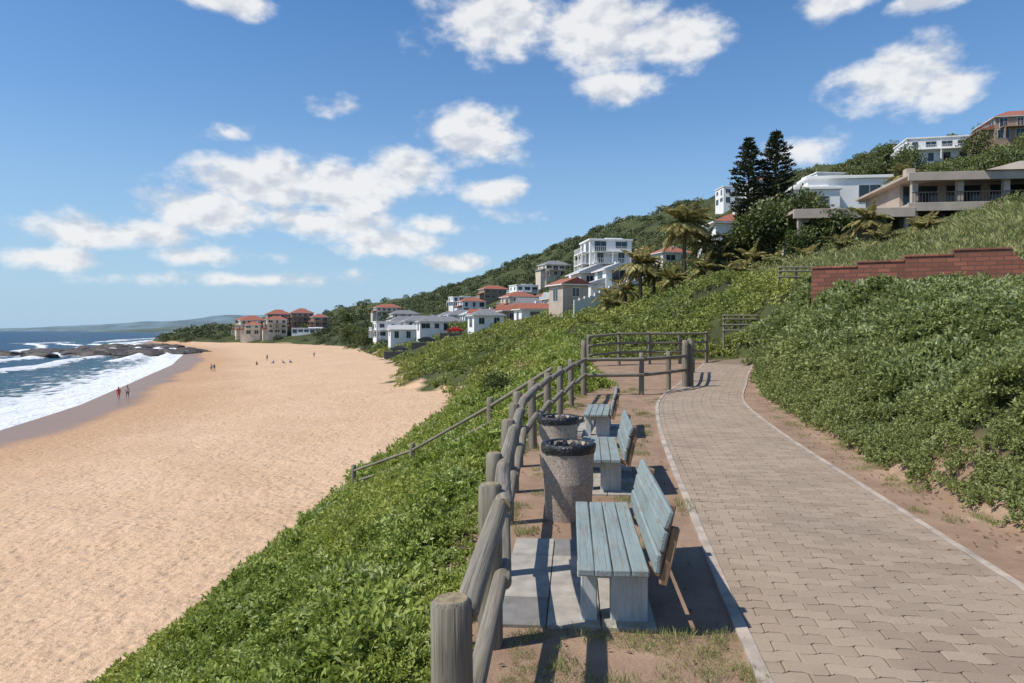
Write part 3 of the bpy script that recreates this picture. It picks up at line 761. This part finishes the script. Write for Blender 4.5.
# ------------------------------------------------------------ cars
def car(x,y,rz,c):
    z=float(HC(x,y,.75))+.5
    e=empty('parked_car',(x,y,z),rz)
    prof=[(-2.1,.35),(-2.15,.7),(-2.0,.92),(-1.3,.98),(-.75,1.42),(.7,1.45),(1.35,1.0),(2.05,.85),(2.15,.6),(2.1,.35)]
    mb=MB();n=len(prof)
    V_=[(p_[0],-.85 if p_[1]<1.1 else -.66,p_[1]) for p_ in prof]+[(p_[0],.85 if p_[1]<1.1 else .66,p_[1]) for p_ in prof]
    F=[tuple(range(n)),tuple(range(2*n-1,n-1,-1))]+[(i,i+n,(i+1)%n+n,(i+1)%n) for i in range(n)]
    mb.add(V_,F);pm=simple('car_paint',c,.3,.02,1);mb.obj('body',[pm],e)
    mb=MB()
    for s_ in(-1,1):
        mb.add([(-1.1,s_*.84,1.0),(-.7,s_*.69,1.36),(.65,s_*.69,1.38),(1.15,s_*.84,1.02)],[(0,1,2,3)] if s_>0 else [(3,2,1,0)])
    mb.obj('windows',[M['glass']],e)
    mb=MB()
    for wx in(-1.3,1.35):
        for s_ in(-1,1): mb.log((wx,s_*.68,.33),(wx,s_*.9,.33),.33,mcap=0,wob=0)
    mb.obj('wheels',[M['asphalt']],e);EXC.append((x,y,3.5));EXC.append((x,y-5,4.5));EXC.append((x+1,y-12,5))
    mb=MB();mb.box((x,y,z-.9),(7,5,1.8),None,0,.05);mb.obj('parking_pad',[M['asphalt']])
car(-14,172,.1,(.45,.015,.02));car(-21.5,176,.1,(.03,.03,.035));car(-29,180,.1,(.05,.05,.06))

# ------------------------------------------------------------ trees
def limbs(mb,base,h,r0,seg=8,n=6,spread=.5,frac=.4):
    top=Vector(base)+Vector((0,0,h));mb.log(Vector(base)-Vector((0,0,.6)),top,r0,r0*.25,seg=seg,mcap=0,wob=.1,cham=.001,bend=random.uniform(-.3,.3))
    for i in range(n):
        t=frac+(1-frac)*i/n;a=random.random()*6.28;p0=Vector(base)+Vector((0,0,h*t));l=h*spread*(1-.4*t)
        mb.log(p0,p0+Vector((math.cos(a)*l,math.sin(a)*l,l*.6)),r0*.4,r0*.1,seg=6,mcap=0,cham=.001)
def broad(name,x,y,h,cr,m_='tree',z=None,n=1500,flat=.75):
    z=float(HC(x,y,.3)) if z is None else z
    e=empty(name,(x,y,z));mb=MB();limbs(mb,(0,0,0),h*.8,h*.03+.05);mb.obj('trunk',[M['bark']],e)
    k=16;c=sph(k)*rng.uniform(.3,.85,(k,1))*cr*np.array([[1,1,flat]])+np.array([[0,0,h-cr*flat*.8]])
    rr=cr*rng.uniform(.25,.5,k);idx=rng.integers(0,k,n);s_=sph(n)
    p=c[idx]+s_*rr[idx][:,None]*rng.uniform(.5,1.1,(n,1));d=s_+sph(n)*.8
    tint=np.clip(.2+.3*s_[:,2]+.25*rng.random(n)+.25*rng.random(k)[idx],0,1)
    ob=leafmesh('crown',p,d,cr*.14,cr*.08,M[m_],tint=tint,up=.4);ob.parent=e
def norfolk(x,y,z,h,rmax):
    e=empty('norfolk_pine_tree',(x,y,z));mb=MB();mb.log((0,0,-1),(0,0,h),.28,.04,seg=10,mcap=0,cham=.001,wob=.05)
    Ps=[];Ds=[];T=[]
    nl=int(h/.50)
    for i in range(nl):
        t=i/nl;zz=h*.10+h*.9*t
        r=rmax*min(1,(1-t)*2.8+.24)*(.75+.4*random.random())*(1 if t>.08 else .7)
        if t>.93: r*=.6
        for k in range(6):
            if random.random()<.10: continue
            a=k/6*6.283+random.random()*.8;rr=r*random.uniform(.75,1.12)
            p0=Vector((0,0,zz));rise=.16*rr
            p1=p0+Vector((math.cos(a)*rr,math.sin(a)*rr,rise));mb.log(p0,p1,.045,.015,seg=5,mcap=0,cham=.001,wob=0)
            m_=int(18+rr*28)
            for q in range(m_):
                s_=.18+.84*random.random();pp=p0.lerp(p1,s_)
                sd=random.choice([-1,1]);dr=Vector((math.cos(a),math.sin(a),.1))*.55+Vector((-math.sin(a),math.cos(a),0))*sd*random.uniform(.3,1)+Vector((0,0,random.uniform(.0,.8)))
                Ps.append(pp+Vector((random.gauss(0,.06),random.gauss(0,.06),random.gauss(0,.06))));Ds.append(dr);T.append(random.random()*.6+.4*s_*random.random())
    mb.obj('trunk',[M['bark']],e)
    ob=leafmesh('foliage',np.array([tuple(q) for q in Ps]),np.array([tuple(q) for q in Ds]),.44,.12,M['pine'],tint=np.array(T));ob.parent=e
norfolk(27.8,74,5.8,17.2,1.9);norfolk(25.1,74.5,6.0,16.5,1.75)
def palm(x,y,h,L,n=26,z=None,name='palm_tree',lean=.0,m_='palm',lw=.10):
    z=float(HC(x,y,.4)) if z is None else z
    e=empty(name,(x,y,z));mb=MB();mb.log((0,0,-.8),(lean,0,h),.22,.16,seg=10,mcap=0,cham=.001,wob=.08)
    Ps=[];Ds=[];W=[];T=[]
    for i in range(n):
        a=i/n*6.283*2.6;el=1.35-1.7*(i/n)+random.uniform(-.1,.1);l=L*random.uniform(.8,1.1);dead=(i/n>.8)
        p=Vector((lean,0,h));d=Vector((math.cos(a)*math.cos(el),math.sin(a)*math.cos(el),math.sin(el)));seg=14;prev=p.copy()
        for k in range(seg):
            q=prev+d*(l/seg);
            if k%3==0: mb.log(prev,prev+d*(l/seg*3),.02,.012,seg=4,mcap=0,cham=.001,wob=0)
            for s_ in(-1,1):
                for mm in range(3):
                    side=d.cross(Vector((0,0,1)))
                    if side.length<.1: side=Vector((1,0,0))
                    side.normalize();dr=side*s_+d*.7+Vector((0,0,-.25+random.uniform(-.15,.15)))
                    Ps.append(prev.lerp(q,mm/3));Ds.append(dr);W.append(l*.24*math.sin(math.pi*min(1,(k+2)/(seg+2)))+.1);T.append((.95 if dead else random.random()*.7))
            prev=q;d=(d+Vector((0,0,-.10))).normalized()
    mb.obj('trunk',[M['bark']],e)
    ob=leafmesh('fronds',np.array([tuple(q) for q in Ps]),np.array([tuple(q) for q in Ds]),np.array(W),lw,M[m_],tint=np.array(T),fold=.1,droop=.15,up=.6);ob.parent=e
palm(17.2,70,6.6,3.4,34);palm(13.2,72,4.4,3.0,30);palm(19.8,72,4.0,2.6,24)
palm(46,82,5,2.6,20);palm(29.5,58,2.2,2.2,22)
for (x,y,h) in [(12.0,74,2.4),(14.8,73,2.6),(11.0,78,2.2),(20.7,70,2.0),(18.3,67,1.6),(22.5,66,1.2),(15.8,69,1.6),(10.2,72,1.4)]:
    palm(x,y,h,2.2,16,name='strelitzia_plant')
for (x,y) in [(22.5,60),(24.5,58),(20.5,61),(28.5,61),(31,60),(26.5,50),(28.2,48),(34,58),(19,58),(25.5,54)]:
    palm(x,y,.5,1.5,22,name='aloe_plant')
for (x,y,h,c) in [(25,68,6,3.2),(28.5,69,6,3.0),(30.0,72,4.6,2.2),(23,72,4.5,2.4),(21.5,75,3.0,2.0),(26.5,64,3,2),(29,64,3.6,2.2)]:
    broad('broadleaf_tree',x,y,h,c,n=2600)
for (x,y,h,c) in [(95,168,8,4),(88,172,7,3.5),(100,176,7,3.5),(74,190,8,4),(105,158,7,3.5),(116,176,6,3),(70,215,8,4),(128,150,7,4),(52,104,5,3.0),(62,130,7,4),(33,104,5,3),(-70,300,9,5),(-62,285,8,5),(-76,330,9,6),(-95,400,10,6),(-55,262,6,4),(16,200,7,4),(54,78,5,2.6),
   (-38,243,4,3),(-9,238,5,3.5),(14,172,5,3),(25,140,5,3),(-50,300,6,4),(78,160,6,3.5),(84,150,6,3.5)]:
    broad('broadleaf_tree',x,y,h,c,n=1200)
norfolk(82,205,float(H(82,205)),9,1.6)
norfolk(99,185,float(H(99,185)),9,1.6)
broad('dry_shrub',-.9,42,1.6,1.3,'tree',z=float(H(-.9,42)),n=1500)
broad('dry_shrub',1.0,45,1.3,1.1,'palm',z=float(H(1,45)),n=900)

# ------------------------------------------------------------ foliage masses
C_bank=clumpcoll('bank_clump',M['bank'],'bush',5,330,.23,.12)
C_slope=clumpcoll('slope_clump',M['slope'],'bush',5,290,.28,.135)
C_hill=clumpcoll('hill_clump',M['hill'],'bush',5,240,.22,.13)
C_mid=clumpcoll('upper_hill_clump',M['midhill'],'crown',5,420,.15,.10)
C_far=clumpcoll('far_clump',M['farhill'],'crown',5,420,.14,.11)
C_grass=clumpcoll('grass_clump',M['grass'],'grass',4,90,.6,.035)
NN=30000
y=np.exp(rng.uniform(math.log(1.3),math.log(1600),NN));wd=1.7*y+7
x=rng.uniform(-.5,.5,NN)*wd+.05*y
# extra fill close to the path and fence
n2=4200;y2=rng.uniform(2,28,n2)**1.0;sd_=rng.random(n2)<.62
x2=np.where(sd_,kx('E',y2)+.12+rng.random(n2)**1.5*3.2,kx('T',y2)-.1-rng.random(n2)*7.5)
x=np.r_[x,x2];y=np.r_[y,y2]
ok=vegmask(x,y)&(x>kx('B',y)+.15)&(x<kx('R',y)+40)
for (ex,ey,er) in EXC: ok&=((x-ex)**2+((y-ey))**2)>er**2
wline=24.2-(x-10.35)*.367
ok&=~((x>9.9)&(x<17)&(y<wline+.5)&(y>wline-1.6))
ok&=~((x>-.9)&(x<.2)&(y<1.8))
x=x[ok];y=y[ok];T=kx('T',y);E=kx('E',y)
r=np.maximum(.25,.30*(y/10)**.75)*rng.uniform(.7,1.25,len(x))
z=H(x,y)+canopy(x,y)*.95-r*.25
pts=np.c_[x,y,z]
left=(x<T)&(y<75);lawn=(x>kx('K',y)+3.0)&(x<kx('M',y)+2)&(y>24.2-(x-10.35)*.367)&(y<58)
right=(~left)&(y<36)&(~lawn);mid=(~left)&(~right)&(~lawn)&(y<230);far=(~left)&(y>=230)
low=mid&(((y<130)&(x<kx('K',y)+3))|(x<kx('E',y)));mid&=~low
rl=np.where(left&(T-x<.5),r*.5,r*.85)
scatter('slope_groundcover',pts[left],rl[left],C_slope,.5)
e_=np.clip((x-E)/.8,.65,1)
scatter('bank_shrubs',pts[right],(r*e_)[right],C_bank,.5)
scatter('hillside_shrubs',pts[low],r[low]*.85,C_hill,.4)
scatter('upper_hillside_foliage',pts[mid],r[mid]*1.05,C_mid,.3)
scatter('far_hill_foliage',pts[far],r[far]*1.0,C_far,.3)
pl=pts[lawn].copy();pl[:,2]=H(pl[:,0],pl[:,1])+canopy(pl[:,0],pl[:,1])*.7-.1
scatter('lawn_grass',pl,np.c_[r[lawn]*1.6,r[lawn]*1.6,r[lawn]*.8],C_grass,.1)
n=800;y=rng.uniform(2.4,24,n);side=rng.random(n)
tl=np.interp(y,yf,xf)-hw
x=np.where(side<.7,kx('T',y)+rng.random(n)**2.2*(tl-kx('T',y)-.1),kx('E',y)-rng.random(n)**3*.6)
keep=(fbm(x/.5,y/.8,77)>.5)&(y>2);keep&=~((x>-.1)&(x<1.15)&(y>4.55)&(y<6.6))
x=x[keep];y=y[keep]
scatter('weed_grass',np.c_[x,y,np.zeros(len(x))],np.c_[np.full(len(x),.13),np.full(len(x),.13),rng.uniform(.06,.16,len(x))],C_grass,.2)
n=170;y=rng.uniform(3.0,4.6,n);x=rng.uniform(.0,1.4,n);k_=fbm(x/.3,y/.3,12)>.47;x=x[k_];y=y[k_];n=len(x)
scatter('weed_grass',np.c_[x,y,np.zeros(n)],np.c_[np.full(n,.10),np.full(n,.10),rng.uniform(.04,.10,n)],C_grass,.2)
# dry fallen leaves on the soil strips
n=900;y=rng.uniform(2.5,22,n)**1.0;sd_=rng.random(n)<.5
tl=np.interp(y,yf,xf)-hw;tr=np.interp(y,yf,xf)+hw
x=np.where(sd_,kx('T',y)+rng.random(n)*(tl-kx('T',y)-.15),tr+.15+rng.random(n)**.6*(kx('E',y)-tr-.1))
ld=np.c_[rng.normal(size=(n,2)),rng.normal(size=n)*.12]
leafmesh('fallen_leaves',np.c_[x,y,np.full(n,.012)],ld,rng.uniform(.03,.07,n),rng.uniform(.015,.03,n),simple('dry_leaf',(.16,.10,.055),.9,.3,4),up=.9)

# ------------------------------------------------------------ rocks
m=simple('wet_rock',(.075,.06,.05),.7,.3,.8,bs=.8)
mb=MB()
import bmesh
for i in range(170):
    t=random.random();x=-140-70*t+random.gauss(0,4);y=292+random.gauss(0,16)+t*12;s_=random.uniform(1.4,4.2)
    if i>145: x=-205+random.gauss(0,14);y=400+random.gauss(0,15)
    bm=bmesh.new();bmesh.ops.create_icosphere(bm,subdivisions=2,radius=1)
    sd=random.random()*50
    vs=[]
    for v in bm.verts:
        k=1+.6*(float(vn(v.co.x*1.7+sd,v.co.y*1.7+v.co.z*2,1))-.5);vs.append((x+v.co.x*s_*k*1.7,y+v.co.y*s_*k*1.3,-8+v.co.z*s_*.55*k))
    mb.add(vs,[[v.index for v in f.verts] for f in bm.faces]);bm.free()
mb.obj('shore_rocks',[m])

# ------------------------------------------------------------ people
hair=simple('hair',(.02,.015,.012),.7,.1,20)
def person(x,y,rz,top,bottom,pose='walk'):
    z=float(H(x,y))+.03
    e=empty('person',(x,y,z),rz)
    m,nt,b,o=mat('clothing');tc=N(nt,'ShaderNodeTexCoord').outputs['Object'];sp=N(nt,'ShaderNodeSeparateXYZ');nt.links.new(tc,sp.inputs[0])
    mr=N(nt,'ShaderNodeMapRange');mr.inputs['From Max'].default_value=1.75;nt.links.new(sp.outputs[2],mr.inputs[0])
    r_=N(nt,'ShaderNodeValToRGB');r_.color_ramp.interpolation='CONSTANT';el=r_.color_ramp.elements
    sk=(.32,.18,.12);st=[(0,sk),(.30,bottom),(.55,top),(.835,sk)] if pose!='sit' else [(0,bottom),(.15,top),(.40,sk)]
    while len(el)<len(st): el.new(.5)
    for i,(p_,c_) in enumerate(st): el[i].position=p_;el[i].color=(*c_,1)
    nt.links.new(mr.outputs[0],r_.inputs[0]);nt.links.new(r_.outputs[0],b.inputs['Base Color']);b.inputs['Roughness'].default_value=.8
    if pose=='walk':
        J=[((0,0,.95),.13),((0,0,1.15),.12),((0,.02,1.38),.15),((0,.02,1.5),.055),((0,.04,1.56),.06),((0,.05,1.66),.1),
           ((-.19,.02,1.42),.06),((-.25,.1,1.14),.042),((-.24,.26,.94),.03),((-.24,.32,.86),.028),
           ((.19,.02,1.42),.06),((.25,-.06,1.14),.042),((.25,-.04,.9),.03),((.25,-.01,.82),.028),
           ((-.1,0,.9),.09),((-.11,-.1,.5),.06),((-.11,-.3,.1),.04),((-.11,-.2,.03),.035),
           ((.1,0,.9),.09),((.11,.16,.5),.06),((.11,.2,.08),.04),((.11,.34,.03),.035)]
    else:
        J=[((0,0,.14),.14),((0,-.03,.35),.12),((0,0,.55),.14),((0,.01,.68),.055),((0,.03,.74),.06),((0,.04,.84),.1),
           ((-.19,0,.6),.06),((-.26,.12,.38),.042),((-.2,.33,.4),.03),((-.16,.38,.42),.028),
           ((.19,0,.6),.06),((.26,.12,.38),.042),((.2,.33,.4),.03),((.16,.38,.42),.028),
           ((-.1,.05,.13),.09),((-.15,.42,.42),.06),((-.14,.62,.06),.04),((-.14,.74,.03),.035),
           ((.1,.05,.13),.09),((.15,.42,.42),.06),((.14,.62,.06),.04),((.14,.74,.03),.035)]
    Ed=[(0,1),(1,2),(2,3),(3,4),(4,5),(2,6),(6,7),(7,8),(8,9),(2,10),(10,11),(11,12),(12,13),(0,14),(14,15),(15,16),(16,17),(0,18),(18,19),(19,20),(20,21)]
    me=bpy.data.meshes.new('body');me.from_pydata([j[0] for j in J],Ed,[]);me.materials.append(m)
    ob=bpy.data.objects.new('body',me);COL.objects.link(ob);ob.parent=e
    ob.modifiers.new('skin','SKIN')
    for i,j in enumerate(J): me.skin_vertices[0].data[i].radius=(j[1],j[1])
    me.skin_vertices[0].data[0].use_root=True
    s_=ob.modifiers.new('ss','SUBSURF');s_.levels=1;s_.render_levels=1
    hz=J[5][0];mb=MB();mb.lathe((hz[0],hz[1]-.015,hz[2]+.01),[(.001,.125),(.06,.115),(.098,.07),(.108,.02),(.1,-.03)],14);mb.obj('hair',[hair],e)
person(-54.6,97,.6,(.6,.03,.02),(.55,.03,.03));person(-54.2,98.5,.4,(.5,.4,.35),(.05,.05,.1))
person(-66,155,.2,(.02,.02,.03),(.4,.4,.4));person(-67.5,157,.2,(.3,.3,.35),(.02,.02,.03))
for i,(x,y) in enumerate([(-59,180),(-57.5,181),(-62,182),(-65,178),(-70,200),(-58,205)]): person(x,y,random.random()*6,random.choice([(.05,.05,.06),(.4,.05,.05),(.1,.15,.4)]),(.03,.03,.05),'sit' if i<4 else 'walk')

# ------------------------------------------------------------ world
EL=math.radians(54);sd=Vector((-.95,-.31,0)).normalized()
w=bpy.data.worlds.new('World');sc.world=w;w.use_nodes=True;nt=w.node_tree;nt.nodes.clear()
out=nt.nodes.new('ShaderNodeOutputWorld');sky=nt.nodes.new('ShaderNodeTexSky');sky.sky_type='NISHITA';sky.sun_disc=False
sky.sun_elevation=EL;sky.sun_rotation=math.atan2(sd.x,sd.y);sky.air_density=1.0;sky.dust_density=.4;sky.ozone_density=3.0
bg=nt.nodes.new('ShaderNodeBackground');bg.inputs[1].default_value=.13
tc=nt.nodes.new('ShaderNodeTexCoord');sp=nt.nodes.new('ShaderNodeSeparateXYZ');nt.links.new(tc.outputs['Generated'],sp.inputs[0])
hs=N(nt,'ShaderNodeHueSaturation');hs.inputs['Saturation'].default_value=1.22;nt.links.new(sky.outputs[0],hs.inputs['Color'])
skc=mix(nt,1.0,hs.outputs[0],(.86,1.0,1.10),'MULTIPLY')
hz=ramp(nt,sp.outputs[2],[(0,.95),(.10,.62),(.28,.2),(.5,0)])
skc=mix(nt,hz,skc,(3.1,4.5,6.0))
nt.links.new(skc,bg.inputs[0])
az=math_(nt,'ARCTAN2',sp.outputs[0],sp.outputs[1]);el=math_(nt,'ARCSINE',sp.outputs[2])
cb=nt.nodes.new('ShaderNodeCombineXYZ');nt.links.new(az,cb.inputs[0]);nt.links.new(el,cb.inputs[1]);pv_=cb.outputs[0]
def A(px,py,rx,ry,wt=1.0):
    a=math.atan((px-512)/700);e_=math.atan((330-py)/700*math.cos(a));k=math.cos(a)
    return (a,e_,rx/700*k*k,ry/700*k,wt)
BL=[A(500,24,90,44),A(590,34,100,44),A(665,40,72,30),A(618,88,48,18,.7),A(895,78,88,38),A(945,88,55,28),A(475,135,62,34),
    A(335,112,45,18,.6),A(265,185,88,36),A(345,188,80,34),A(405,172,56,28),A(495,192,38,18),A(215,212,85,30),A(120,234,115,24,.95),A(310,222,120,22,.8),
    A(60,258,60,15,.85),A(190,255,90,14,.7),A(390,242,62,17,.9),A(455,263,44,12,.95),A(840,2,50,18),A(920,4,45,14),A(225,3,60,16),A(225,133,30,12,.5),A(800,150,50,18,.5),A(430,225,60,12,.5),
    A(250,280,160,10,.5),A(520,215,60,12,.4)]
BL+=[(-1.6,.3,.3,.09,.9),(-2.3,.5,.4,.15,.9),(2.6,.4,.4,.12,.9),(1.4,.35,.3,.1,.9)]
fld=None
for (a,e_,rx,ry,wt) in BL:
    v=nt.nodes.new('ShaderNodeVectorMath');v.operation='MULTIPLY_ADD';nt.links.new(pv_,v.inputs[0]);v.inputs[1].default_value=(1/rx,1/ry,0);v.inputs[2].default_value=(-a/rx,-e_/ry,0)
    l=nt.nodes.new('ShaderNodeVectorMath');l.operation='LENGTH';nt.links.new(v.outputs[0],l.inputs[0])
    q=math_(nt,'MULTIPLY_ADD',l.outputs['Value'],-wt,wt)
    fld=q if fld is None else math_(nt,'MAXIMUM',fld,q)
def cn(off,det=6):
    v=nt.nodes.new('ShaderNodeVectorMath');v.operation='MULTIPLY_ADD';nt.links.new(pv_,v.inputs[0]);v.inputs[1].default_value=(15,24,1);v.inputs[2].default_value=(off[0]*15+3.1,off[1]*24+7.7,.5)
    return noise(nt,v.outputs[0],1.0,det,.55,.0)
n0=cn((0,0));n1=cn((-.008,.016),3)
dens=math_(nt,'ADD',fld,math_(nt,'MULTIPLY',math_(nt,'SUBTRACT',n0,.5),1.8))
mk=N(nt,'ShaderNodeMapRange',interpolation_type='SMOOTHSTEP');mk.inputs['From Min'].default_value=.0;mk.inputs['From Max'].default_value=.6;nt.links.new(dens,mk.inputs[0])
sh=math_(nt,'MULTIPLY_ADD',math_(nt,'SUBTRACT',n0,n1),3.6,.66,clamp=True)
cc=ramp(nt,sh,[(.2,(.64,.68,.75)),(.8,(.93,.93,.93))])
bg2=nt.nodes.new('ShaderNodeBackground');nt.links.new(cc,bg2.inputs[0]);bg2.inputs[1].default_value=.97
ms=nt.nodes.new('ShaderNodeMixShader');nt.links.new(math_(nt,'MULTIPLY',mk.outputs[0],.92),ms.inputs[0]);nt.links.new(bg.outputs[0],ms.inputs[1]);nt.links.new(bg2.outputs[0],ms.inputs[2]);nt.links.new(ms.outputs[0],out.inputs[0])
w.cycles.sampling_method='NONE'

sl_=bpy.data.lights.new('sun','SUN');sl_.energy=4.9;sl_.angle=math.radians(.5);sl_.color=(1,.95,.86)
so=bpy.data.objects.new('sun',sl_);COL.objects.link(so)
S_=Vector((sd.x*math.cos(EL),sd.y*math.cos(EL),math.sin(EL)));so.rotation_euler=S_.to_track_quat('Z','Y').to_euler();so.location=(-20,-10,40)

cam=bpy.data.cameras.new('camera');cam.lens=24.6;cam.sensor_width=36;cam.clip_end=60000;cam.clip_start=.05
co=bpy.data.objects.new('camera',cam);COL.objects.link(co);co.location=(0,0,2.0);co.rotation_euler=(math.radians(90-.94),0,0)
sc.camera=co
